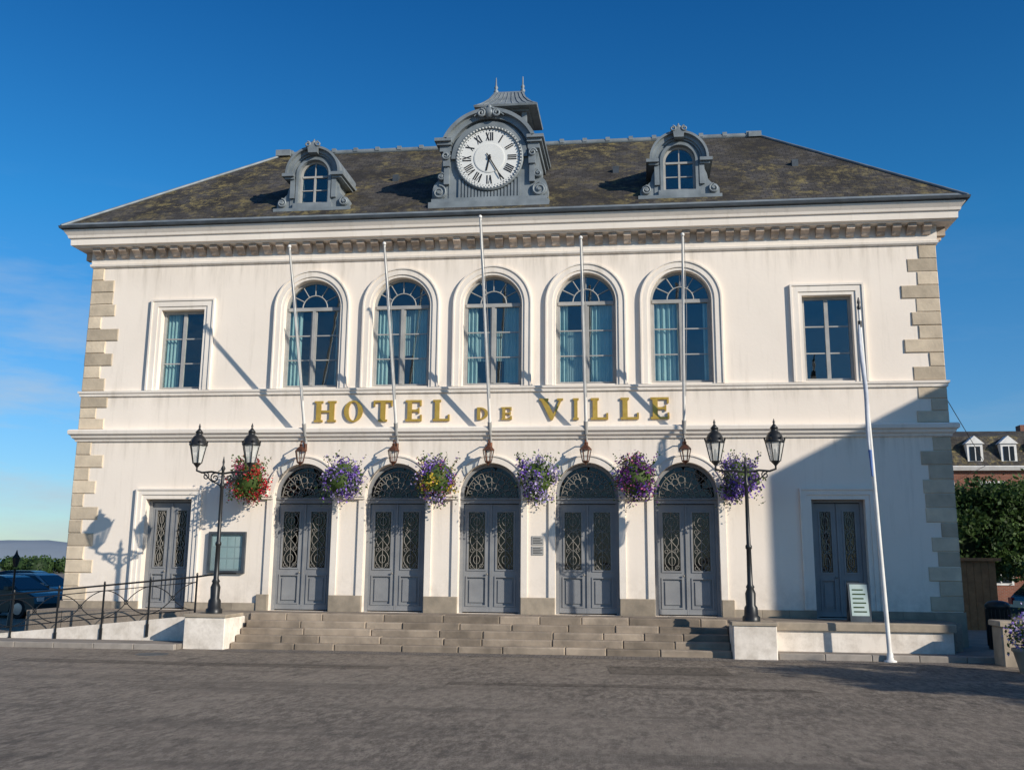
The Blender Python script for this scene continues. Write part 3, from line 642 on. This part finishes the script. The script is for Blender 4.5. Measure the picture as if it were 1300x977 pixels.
# -------- street lamps
def street_lamp(x,yy,z0):
    e=empty('street_lamp'); w=MB()
    w.lathe(x,yy,[(.20,z0),(.20,z0+.10),(.16,z0+.13),(.15,z0+.3),(.11,z0+.36),(.12,z0+.62),(.08,z0+.72),(.10,z0+.76),(.065,z0+.82),(.055,z0+1.6),(.075,z0+1.63),(.075,z0+1.68),(.05,z0+1.72),(.042,z0+3.0),(.07,z0+3.05),(.07,z0+3.1),(.04,z0+3.15),(.035,z0+3.45),(.06,z0+3.5),(.02,z0+3.58),(.03,z0+3.66),(.006,z0+3.8)],12)
    za=z0+3.42
    for s in(-1,1):
        w.tube([(x,yy,za-.05),(x+s*.3,yy,za),(x+s*.55,yy,za-.02),(x+s*.69,yy,za+.03),(x+s*.69,yy,za+.16)],.026,7)
        w.tube(spiral(x+s*.2,za-.15,.12,.03,pi/2,-1.3*s,yy,18),.018,5); w.tube(spiral(x+s*.44,za-.11,.09,.02,pi/2,1.3*s,yy,18),.016,5)
        w.tube([(x,yy,za-.38),(x+s*.12,yy,za-.3),(x+s*.3,yy,za-.22),(x+s*.5,yy,za-.03)],.018,5)
        lx=x+s*.69; zl=za+.16
        w.lathe(lx,yy,[(.03,zl-.05),(.07,zl),(.10,zl+.03),(.115,zl+.06)],6,0,sm=False)
        for k in range(6):
            a=2*pi*k/6; w.tube([(lx+.115*math.cos(a),yy+.115*math.sin(a),zl+.05),(lx+.215*math.cos(a),yy+.215*math.sin(a),zl+.5)],.013,4)
            w.tube([(lx+.21*math.cos(a),yy+.21*math.sin(a),zl+.5),(lx+.24*math.cos(a),yy+.24*math.sin(a),zl+.6)],.02,4)
        w.lathe(lx,yy,[(.225,zl+.49),(.235,zl+.53),(.20,zl+.56),(.19,zl+.63),(.14,zl+.72),(.08,zl+.76),(.085,zl+.82),(.10,zl+.83),(.05,zl+.89),(.02,zl+.93),(.03,zl+.97),(.006,zl+1.05)],12)
        w.lathe(lx,yy,[(.03,zl+.06),(.04,zl+.2),(.02,zl+.34)],8)
    w.obj('post_and_arms',['black'],e)
    w=MB()
    for s in(-1,1):
        lx=x+s*.69; zl=za+.16; w.lathe(lx,yy,[(.108,zl+.06),(.207,zl+.49)],6,0,sm=False)
    w.obj('lantern_glass',['lampglass'],e)
street_lamp(-6.36,-2.6,1.0); street_lamp(6.42,-2.6,1.0)
e=empty('street_lamp'); w=MB(); x,yy=-15.1,2.84
w.lathe(x,yy,[(.09,G),(.07,G+.4),(.035,G+.5),(.03,G+1.7),(.05,G+1.75)],10); w.lathe(x,yy,[(.06,G+1.8),(.12,G+2.05),(.13,G+2.08),(.05,G+2.2),(.01,G+2.32)],6,0,sm=False); w.obj('post',['black'],e)
# -------- hanging baskets
def basket(x,z,cols,seed):
    e=empty('hanging_flower_basket'); rr=random.Random(seed); yy=-.68; ks=rr.uniform(1.18,1.34)
    w=MB(); w.tube([(x,0,z+.55),(x,-.3,z+.62),(x,yy,z+.52)],.014,6)
    for k in range(3):
        a=k*2.1; w.tube([(x,yy,z+.52),(x+.25*math.cos(a),yy+.25*math.sin(a),z+.1)],.006,4)
    w.lathe(x,yy,[(.05,z-.35),(.2,z-.25),(.3,z-.02)],12); w.obj('bracket_and_bowl',['black'],e)
    w=MB(); clumps=[]
    for k in range(34):
        t=rr.uniform(0,2*pi); v=rr.uniform(-1,1); q=math.sqrt(1-v*v); r_=rr.uniform(.7,1.05)*ks
        clumps.append((x+.37*q*math.cos(t)*r_*(1-.18*(v<-.3)),yy+.32*q*math.sin(t)*r_,z-.03+.40*v*r_,rr.choice(cols)))
    w.blob((x,yy,z-.02),(.38,.34,.44),0,seed,12,8,.15)
    for c in clumps:
        for k in range(48):
            p=(c[0]+rr.gauss(0,.09),min(-.1,c[1]+rr.gauss(0,.09)),c[2]+rr.gauss(0,.09))
            w.leaf(p,rr.uniform(.028,.05),rr,c[3] if rr.random()<.85 else rr.choice(cols))
        for k in range(20):
            p=(c[0]+rr.gauss(0,.12),min(-.1,c[1]+rr.gauss(0,.11)),c[2]+rr.gauss(0,.12)); w.leaf(p,rr.uniform(.03,.055),rr,0)
    for k in range(14):
        t=rr.uniform(0,2*pi); 
        for j in range(18):
            s_=j/18; w.leaf((x+(.36+.22*s_)*math.cos(t)+rr.gauss(0,.03),min(-.1,yy+(.28+.2*s_)*math.sin(t)),z+.25+(.42*s_ if k%2 else -.95*s_)*rr.uniform(.7,1.1)),.033,rr,0 if j%3 else rr.choice(cols))
    w.obj('flowers',['leafb','f_red','f_pink','f_pur','f_dpur','f_lil','f_wht','f_yel'],e,recalc=False)
for i,cols in enumerate([[1,1,2,1,1,0],[3,5,3,5,3],[3,4,7,2,5,7],[6,5,3,5,0,6],[4,3,4,3,2],[3,5,3,3]]):
    basket((i-2.5)*S+(-.02 if i<3 else .02),4.40,cols,20+i)
# -------- notice board
e=empty('notice_board'); w=MB(); w.plate(rect(-7.70,-6.66,1.92,3.02),[rect(-7.63,-6.73,1.99,2.95)],-.10,-.001); w.obj('frame',['zincd'],e)
w=MB(); w.box(-7.63,-6.73,-.03,-.005,1.99,2.95); w.obj('backing',['blind'],e)
w=MB(); rn=random.Random(2)
for a in range(4):
    for b in range(3):
        if rn.random()<.85: w.box(-7.6+a*.215,-7.6+a*.215+.19,-.034-.001*b,-.031,2.03+b*.30,2.03+b*.30+.26)
w.obj('notices',['curtain'],e)
w=MB(); w.box(-7.63,-6.73,-.075,-.07,1.99,2.95); w.obj('glass',['glassc'],e)
# -------- sandwich board
e=empty('sandwich_board'); w=MB(); x=9.06; yy=-1.25
for s in(-1,1):
    w.add([(x-.24,yy+s*.22,T),(x+.24,yy+s*.22,T),(x+.24,yy+s*.03,T+.9),(x-.24,yy+s*.03,T+.9),(x-.24,yy+s*.25,T),(x+.24,yy+s*.25,T),(x+.24,yy+s*.06,T+.9),(x-.24,yy+s*.06,T+.9)],[(0,1,2,3),(4,5,6,7),(0,1,5,4),(1,2,6,5),(2,3,7,6),(3,0,4,7)],0)
w.obj('frame',['zincd'],e)
w=MB(); 
def sb_(u0,u1,v0,v1,off,mi): 
    f=lambda v:yy-.25+.19*v/.9-off
    w.add([(x+u0,f(v0),T+v0),(x+u1,f(v0),T+v0),(x+u1,f(v1),T+v1),(x+u0,f(v1),T+v1)],[(0,1,2,3)],mi)
sb_(-.20,.20,.14,.86,.006,0)
for k in range(6): sb_(-.15,.15-.05*(k%2),.22+k*.1,.25+k*.1,.010,1)
w.obj('poster',['curtain','leafd'],e)
# -------- tall flagpole
e=empty('flagpole'); w=MB(); a=Vector((9.32,-3.02,G)); b=Vector((9.12,-3.02,8.15))
w.tube([a,a+(b-a)*.5,b],[.052,.043,.03],12); w.lathe(a.x,a.y,[(.14,G),(.14,G+.03),(.08,G+.05),(.065,G+.2)],12); w.obj('pole',['white'],e)
w=MB(); w.lathe(b.x,b.y,[(.035,8.12),(.05,8.18),(.025,8.24),(.04,8.3),(.01,8.42)],8); w.tube([b+Vector((0,0,-.45)),b+Vector((0,0,-.3))],.045,8); w.obj('finial',['black'],e)
w=MB(); pts=[];rd=[]
for k in range(16):
    t=k/15; p=a+(b-a)*(.95-.38*t); pts.append((p.x-.04-.02*math.sin(t*9),p.y-.05,p.z)); rd.append(.02+.032*math.sin(pi*min(1,t*1.05))**.6)
w.tube(pts,rd,8,0); w.tube([(pts[-1][0],pts[-1][1],pts[-1][2]+.1),(pts[-1][0]+.02,pts[-1][1],pts[-1][2]-.5)],[.04,.022],8,1)
M['flagblue']=mat('flag_blue',(.10,.18,.42),None,3,.8); M['flagcloth']=mat('flag_cloth',(.62,.64,.68),(.42,.45,.52),5,.9)
w.obj('furled_flag',['flagcloth','flagblue'],e)
# -------- ground
w=MB(); w.add([(-4000,-400,G),(4000,-400,G),(4000,4000,G),(-4000,4000,G)],[(0,1,2,3)]); w.obj('ground',['asphalt'])
w=MB(); rp=random.Random(31)
def patch(pts,z): w.add([(x+rp.uniform(-.05,.05),y+rp.uniform(-.03,.03),z) for x,y in pts],[tuple(range(len(pts)))])
patch([(-9,-6.0),(-4.5,-6.2),(-1.0,-6.15),(-1.0,-6.75),(-4.5,-6.8),(-9,-6.65)],G+.004)
patch([(3.2,-5.2),(5.6,-5.15),(5.7,-6.6),(3.3,-6.7)],G+.004)
patch([(.6,-8.6),(3.6,-8.5),(6.8,-8.65),(6.9,-9.0),(3.6,-8.9),(.6,-9.0)],G+.004)
w.obj('asphalt_repairs',['asph2'])
w=MB(); w.box(-40,-6.9,-3.35,-2.36,G-.05,G+.12); w.obj('pavement',['pave'])
w=MB()
for k in range(34): w.bbox(-40.9+k*1.0,-39.91+k*1.0,-3.50,-3.352,G-.05,G+.125,0,.012)
w.obj('kerb',['kerb'])
w=MB(); w.box(6.96,60,-2.8,12,G-.05,G+.13); w.obj('pavement',['pave'])
w=MB()
for k in range(40): w.bbox(6.96+k*1.0,7.95+k*1.0,-2.95,-2.802,G-.05,G+.135,0,.012)
w.obj('kerb',['kerb'])
w=MB(); w.add([(-5.85,-3.6,G+.004),(14,-3.6,G+.004),(14,-2.96,G+.004),(-5.85,-2.96,G+.004)],[(0,1,2,3)]); w.obj('gutter_setts',['setts'],uvf=uvbox)
w=MB(); w.lathe(-6.9,-4.6,[(.36,G-.01),(.36,G+.006)],24); w.obj('manhole_cover',['zincd'])
# -------- bin, planter, flowers, kiosk
e=empty('litter_bin'); w=MB(); x,yy=12.45,-.5; g=G+.13
w.lathe(x,yy,[(.25,g),(.27,g+.05),(.27,g+.95),(.29,g+.97),(.29,g+1.03),(.22,g+1.1),(.1,g+1.13)],18)
for k in range(18):
    a=2*pi*k/18; w.tube([(x+.275*math.cos(a),yy+.275*math.sin(a),g+.08),(x+.275*math.cos(a),yy+.275*math.sin(a),g+.93)],.012,4)
w.obj('body',['black'],e)
e=empty('stone_planter'); w=MB(); w.bbox(11.5,12.25,-3.6,-2.97,G,1.02,0,.03); w.bbox(11.45,12.3,-3.65,-2.92,1.021,1.13,0,.02); w.obj('block',['base'],e)
e=empty('flower_pot'); w=MB(); x,yy=11.55,-5.0; w.lathe(x,yy,[(.2,G),(.3,G+.4),(.33,G+.42),(.33,G+.48)],16); w.obj('pot',['base'],e)
w=MB(); rr=random.Random(9)
for k in range(900):
    p=(x+rr.gauss(0,.18),yy+rr.gauss(0,.18),G+.75+rr.gauss(0,.17)); w.leaf(p,rr.uniform(.025,.05),rr,0 if rr.random()<.6 else rr.choice([1,2]))
w.obj('flowers',['leafb','f_pur','f_lil'],e,recalc=False)
e=empty('wooden_kiosk'); w=MB(); x,yy,g=14.35,8,G+.13
for k in range(6): w.box(x-.66+k*.22,x-.66+k*.22+.21,yy-.6,yy-.56,g,g+2.1)
w.box(x-.66,x+.65,yy-.559,yy+.6,g,g+2.09); w.box(x-.8,x+.8,yy-.75,yy+.7,g+2.101,g+2.2); w.obj('cabin',['wood'],e)
# -------- trees
def tree(x,yy,z0,trunk,crown,rad,n,seed,name='lime_tree',boxy=True,ls=1):
    e=empty(name); rr=random.Random(seed); w=MB()
    w.tube([(x,yy,z0-.05),(x+.03,yy,z0+trunk*.6),(x,yy,crown[2])],[.17,.12,.06],8)
    for k in range(7):
        a=2*pi*k/7+rr.uniform(-.3,.3); w.tube([(x,yy,z0+trunk*rr.uniform(.75,1.1)),(x+rad[0]*.4*math.cos(a),yy+rad[1]*.4*math.sin(a),crown[2]-rad[2]*.2),(x+rad[0]*.8*math.cos(a),yy+rad[1]*.8*math.sin(a),crown[2]+rad[2]*rr.uniform(-.3,.6))],[.07,.045,.015],5)
    w.obj('trunk_and_limbs',['bark'],e)
    w=MB(); cl=[]
    if boxy:
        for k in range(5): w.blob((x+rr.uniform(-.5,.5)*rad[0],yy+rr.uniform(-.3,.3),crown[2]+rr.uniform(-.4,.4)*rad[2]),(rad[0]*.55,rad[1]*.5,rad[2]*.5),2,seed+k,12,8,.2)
    for k in range(int(n/90)):
        while True:
            p=[rr.uniform(-1,1) for _ in range(3)]
            q=max(abs(p[0]),abs(p[1]),abs(p[2])) if boxy else math.sqrt(sum(c*c for c in p))
            if .45<q<1: break
        cl.append([crown[i]+rad[i]*p[i] for i in range(3)])
    for c in cl:
        s=rr.uniform(.18,.34); mi=rr.choice([0,0,1])
        for k in range(90): w.leaf((c[0]+rr.gauss(0,s),c[1]+rr.gauss(0,s),c[2]+rr.gauss(0,s*.8)),rr.uniform(.07,.12)*ls,rr,mi)
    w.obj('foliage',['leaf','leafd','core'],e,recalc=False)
for i,(x,yy) in enumerate([(17.6,17.5),(20.4,17.9),(23.2,18.3)]):
    tree(x,yy,G,1.8,(x,yy,3.75),(1.6,1.5,1.8),11000,40+i)
tree(24.0,-16.0,G,3,(24,-16,6.2),(2.6,2.6,2.4),6000,60,'shadow_tree',False,1.6)  # unseen tree, added out of frame to cast shadow on the plaza
tree(28.5,-20.5,G,3,(28.5,-20.5,7),(2.8,2.8,2.6),5000,61,'shadow_tree',False,1.6)  # second unseen tree, added to widen that plaza shadow
def treemass(name,pts,n,seed,sz):
    w=MB(); rr=random.Random(seed)
    for (x,yy,z,r) in pts:
        w.blob((x,yy,z),(r*.8,r*.8,r*.75),1,seed,10,7,.2)
        for k in range(n): 
            d=Vector((rr.gauss(0,1),rr.gauss(0,1),rr.gauss(0,1))).normalized()*r*rr.uniform(.75,1.1); w.leaf((x+d.x,yy+d.y,max(G,z+d.z*.85)),sz*rr.uniform(.6,1.2),rr,rr.choice([0,1]))
    w.obj(name,['leaf','leafd'],recalc=False)
rt=random.Random(12)
treemass('distant_trees',[(-82-i*1.3+rt.uniform(-.6,.6),118+rt.uniform(-6,6),G+.9+rt.uniform(-.3,.5),rt.uniform(1.3,2.1)) for i in range(0,20)],260,8,.22)
M['hill']=mat('hazy_hill_woods',(.22,.26,.31),(.18,.22,.27),.004,.95)  # aerial haze is painted into this blue-grey hill colour
M['sea']=mat('sea_water',(.16,.22,.26),(.13,.19,.23),.02,.35)
w=MB(); w.add([(-3000,150,G+.05),(-50,150,G+.05),(-50,2400,G+.05),(-3000,2400,G+.05)],[(0,1,2,3)]); w.obj('sea',['sea'])
w=MB(); n=80; vs=[]; rh=random.Random(4)
for i in range(n+1):
    x=-3800+i*60; h=22+14*math.sin(i*.21)+7*math.sin(i*.57+1)+rh.uniform(-2,2); vs+=[(x,2400,0),(x,2430,h*.8),(x,2700,h*1.35),(x,3300,0)]
w.add(vs,[(4*i+j,4*i+4+j,4*i+5+j,4*i+1+j) for i in range(n) for j in range(3)],0,True); w.obj('hills',['hill'])
# -------- parked cars
M['carpaint']=mat('car_paint',(.02,.055,.07),(.02,.05,.06),1,.25,.4,spec=.6); M['carpaint2']=mat('car_paint_silver',(.35,.36,.37),None,1,.3,.6,spec=.6)
M['cardark']=mat('car_rubber',(.02,.02,.02),None,2,.8); M['rim']=mat('car_rim',(.45,.46,.47),None,3,.3,.8)
M['carglass']=mat('car_glass',(.02,.025,.03),None,1,.05,0,spec=.8); M['lampred']=mat('tail_lamp',(.4,.02,.02),None,1,.2); M['headl']=mat('head_lamp',(.7,.72,.74),None,1,.15)
def car(loc,rot,paint='carpaint'):
    e=empty('parked_car'); e.location=loc; e.rotation_euler=(0,0,rot)
    w=MB()
    out=[(-2.05,.32),(-2.1,.55),(-2.08,.78),(-1.98,.92),(-1.2,1.0),(1.0,.98),(1.7,.86),(2.02,.74),(2.1,.52),(2.06,.28),(1.72,.24)]
    def wa(cxw): return [(cxw+.36*math.cos(t),.33+.36*math.sin(t)) for t in [pi*i/8 for i in range(9)]]
    prof=out+wa(1.3)+[(.9,.2),(-.9,.2)]+wa(-1.3)+[(-1.7,.24)]
    def ringat(yv,sc_): return [((px_)*sc_,yv,.55+(pz-.55)*sc_) for px_,pz in prof]
    rings=[ringat(-.86,.965),ringat(-.80,1),ringat(.80,1),ringat(.86,.965)]
    w.loft(rings,0,sm=False)
    for rg in(rings[0],rings[-1]):
        tr=geometry.tessellate_polygon([[Vector((p[0],p[2],0)) for p in rg]]); w.add(rg,[tuple(t) for t in tr],0)
    g0=[(-1.98,.93),(-1.55,1.38),(-1.2,1.46),(.1,1.46),(.35,1.40),(1.12,.96)]
    hw=[.78,.62,.58,.58,.60,.78]
    L_=[(p[0],-h,p[1]) for p,h in zip(g0,hw)]; R_=[(p[0],h,p[1]) for p,h in zip(g0,hw)]
    w.add(L_+R_,[(0,1,2,3,4,5),(6,7,8,9,10,11)]+[(i,i+1,i+7,i+6) for i in range(5)],0)
    w.obj('body',[paint],e)
    w=MB()
    def side(s,pts):
        w.add([(px_,s*(.795-.2*(pz-.95)/.5),pz) for px_,pz in pts],[tuple(range(len(pts)))],0)
    for s in(-1,1): side(s,[(-1.75,1.0),(-1.45,1.36),(-1.1,1.40),(-.95,1.0)]); side(s,[(-.88,1.0),(-1.0,1.40),(-.35,1.41),(-.3,1.0)]); side(s,[(-.22,1.0),(-.27,1.41),(.25,1.38),(.95,1.0)])
    w.add([(.40,-.56,1.385),(.40,.56,1.385),(1.10,.72,.985),(1.10,-.72,.985)],[(0,1,2,3)]); w.add([(-1.60,-.56,1.35),(-1.60,.56,1.35),(-1.96,.70,1.0),(-1.96,-.70,1.0)],[(0,1,2,3)])
    w.obj('windows',['carglass'],e)
    w=MB()
    for a in(-1.3,1.3):
        for s in(-1,1):
            w.lathey(a,.33,[(.33,s*.66),(.335,s*.70),(.335,s*.84),(.31,s*.87)],24,0); w.lathey(a,.33,[(.21,s*.868),(.2,s*.885),(.05,s*.89)],16,1)
    w.obj('wheels',['cardark','rim'],e)
    w=MB()
    for s in(-1,1): w.box(1.93,2.09,min(s*.5,s*.8),max(s*.5,s*.8),.6,.74,1); w.box(-2.11,-2.0,min(s*.55,s*.8),max(s*.55,s*.8),.65,.88,0); w.box(.7,.9,min(s*.8,s*.98),max(s*.8,s*.98),.98,1.1,2)
    w.obj('lights_and_mirrors',['lampred','headl',paint],e)
car((-18.9,8.6,G),math.radians(-12)); car((-21.0,14,G),math.radians(-10),'carpaint2'); car((-27.5,24,G),math.radians(4)); car((19.0,11.5,G+.13),math.radians(8))
# -------- background brick house
def win(w,x,yf,z,ww,hh,mi_f,mi_g):
    w.box(x-ww/2-.12,x+ww/2+.12,yf-.04,yf+.02,z-.12,z+hh+.12,mi_f); w.box(x-ww/2,x+ww/2,yf-.06,yf-.041,z,z+hh,mi_g)
    w.box(x-.03,x+.03,yf-.075,yf-.061,z,z+hh,mi_f); w.box(x-ww/2,x-.031,yf-.075,yf-.061,z+hh*.6,z+hh*.6+.05,mi_f);w.box(x+.031,x+ww/2,yf-.075,yf-.061,z+hh*.6,z+hh*.6+.05,mi_f)
e=empty('brick_house'); w=MB(); xa,xb,ya_,yb_=14,36,33,43
w.box(xa,xb,ya_,yb_,G,7.5); w.obj('walls',['brick'],e,uvf=uvbox)
w=MB(); w.ringstack(xa,xb,ya_,yb_,[(7.5,0),(7.5,.25),(7.7,.35),(7.75,.3),(7.75,0)]); 
w.ringstack(xa,xb,ya_,yb_,[(4.0,0),(4.0,.06),(4.2,.06),(4.2,0)])
for k in range(8): 
    x=xa+1.6+k*2.7-.3
    win(w,x,ya_,5.0,1.1,1.8,0,1); win(w,x,ya_,1.4,1.1,2.0,0,1)
w.obj('trim_and_windows',['white','carglass'],e)
w=MB(); w.loft([[(xa-.2,ya_-.2,7.76),(xb+.2,ya_-.2,7.76),(xb+.2,yb_+.2,7.76),(xa-.2,yb_+.2,7.76)],[(xa+.7,ya_+.8,9.5),(xb-.7,ya_+.8,9.5),(xb-.7,yb_-.8,9.5),(xa+.7,yb_-.8,9.5)],[(xa+3,ya_+4,10.2),(xb-3,ya_+4,10.2),(xb-3,yb_-4,10.2),(xa+3,yb_-4,10.2)]],0,cap=True); w.obj('mansard_roof',['slate'],e,uvf=uvbox)
w=MB()
for x in(17.2,19.0,20.8,22.6,24.4,26.2,28.0):
    w.box(x-.42,x+.42,ya_-.05,ya_+1.2,7.9,9.0,0); w.add([(x-.52,ya_-.12,9.0),(x+.52,ya_-.12,9.0),(x,ya_-.12,9.45),(x-.52,ya_+1.4,9.0),(x+.52,ya_+1.4,9.0),(x,ya_+1.4,9.45)],[(0,1,2),(0,2,5,3),(1,4,5,2),(3,5,4)],0)
    w.box(x-.28,x+.28,ya_-.08,ya_-.051,8.05,8.85,1); w.box(x-.025,x+.025,ya_-.1,ya_-.081,8.05,8.85,0)
w.obj('dormers',['white','carglass'],e)
w=MB()
for x in(20,27.3): w.box(x-.4,x+.4,38,38.8,9.5,10.7)
w.obj('chimneys',['brick'],e,uvf=uvbox)
# -------- house outside the frame whose shadow falls on the facade
e=empty('rendered_townhouse'); w=MB()
w.plate([(22.2,G),(40,G),(40,13.2),(27,13.3),(24.2,13.1),(22.2,12.2)],[],-10,2); w.obj('walls',['plaster'],e)
w=MB()
for fl in range(4):
    for k in range(6): win(w,23.9+k*2.8,-10,1.2+fl*2.9,1.1,1.7,0,1)
w.obj('windows',['white','carglass'],e)
w=MB(); w.tube([(W,.6,6.9),(15,9,6.6),(19,20,6.6),(22,33,7.2)],.012,4); w.obj('overhead_cable',['black'])
# ------------------------------------------------------------------ light
sd=Vector((1.5,-1,.77)).normalized(); el=math.asin(sd.z); rot=math.atan2(sd.x,sd.y)
sl=bpy.data.lights.new('sun','SUN'); sl.energy=5; sl.angle=math.radians(.5); sl.color=(1,.915,.79)
so=bpy.data.objects.new('sun',sl); so.rotation_euler=sd.to_track_quat('Z','Y').to_euler(); sc.collection.objects.link(so)
wd=bpy.data.worlds.new('World'); sc.world=wd; wd.use_nodes=True; n=wd.node_tree; n.nodes.clear()
out=n.nodes.new('ShaderNodeOutputWorld'); bg=n.nodes.new('ShaderNodeBackground'); sky=n.nodes.new('ShaderNodeTexSky')
sky.sky_type='NISHITA'; sky.sun_disc=False; sky.sun_elevation=el; sky.sun_rotation=rot; sky.air_density=1.0; sky.dust_density=.3; sky.ozone_density=3
bg.inputs[1].default_value=.12
t=n.nodes.new('ShaderNodeTexCoord'); sx=n.nodes.new('ShaderNodeSeparateXYZ'); n.links.new(t.outputs['Generated'],sx.inputs[0])
cr=n.nodes.new('ShaderNodeValToRGB'); n.links.new(sx.outputs[2],cr.inputs[0])
stops=[(0,(.66,.78,.90)),(.085,(.46,.74,1.0)),(.31,(.17,.74,1.08)),(.51,(.08,.54,.94)),(1,(.22,.5,.8))]
cr.color_ramp.elements[0].position=0; cr.color_ramp.elements[0].color=(*stops[0][1],1); cr.color_ramp.elements[1].position=1; cr.color_ramp.elements[1].color=(*stops[4][1],1)
for p,c in stops[1:4]:
    el_=cr.color_ramp.elements.new(p); el_.color=(*c,1)
mul=mixc(n,1.0,sky.outputs[0],cr.outputs[0],'MULTIPLY')
v=tc(n,(1.5,1.5,7),'Generated'); cf=ramp(n,noise(n,v,2.3,7,.62),.47,.68,0,.75)
mk=ramp(n,sx.outputs[2],.34,.10,0,1)
lf=ramp(n,sx.outputs[0],.35,-.50,.15,1)
n.links.new(mixc(n,math2(n,'MULTIPLY',math2(n,'MULTIPLY',cf,mk),lf),mul,(4.2,4.8,5.4)),bg.inputs[0]); n.links.new(bg.outputs[0],out.inputs[0])
# ------------------------------------------------------------------ camera
from mathutils import Matrix
yaw,pitch,roll=.1251,.2048,.0083
fw=Vector((-math.sin(yaw)*math.cos(pitch),math.cos(yaw)*math.cos(pitch),math.sin(pitch)))
r0=Vector((math.cos(yaw),math.sin(yaw),0)); u0=r0.cross(fw)
r=r0*math.cos(roll)+u0*math.sin(roll); u=-r0*math.sin(roll)+u0*math.cos(roll)
cd=bpy.data.cameras.new('camera'); cd.sensor_width=36; cd.lens=36.02; cd.shift_y=-44.5/1300; cd.clip_end=9000
co=bpy.data.objects.new('camera',cd); sc.collection.objects.link(co)
co.matrix_world=Matrix((( r.x,u.x,-fw.x,3.9677),(r.y,u.y,-fw.y,-27.1579),(r.z,u.z,-fw.z,2.2527),(0,0,0,1)))
sc.camera=co
sc.view_settings.view_transform='Standard'; sc.view_settings.look='None'; sc.view_settings.exposure=0
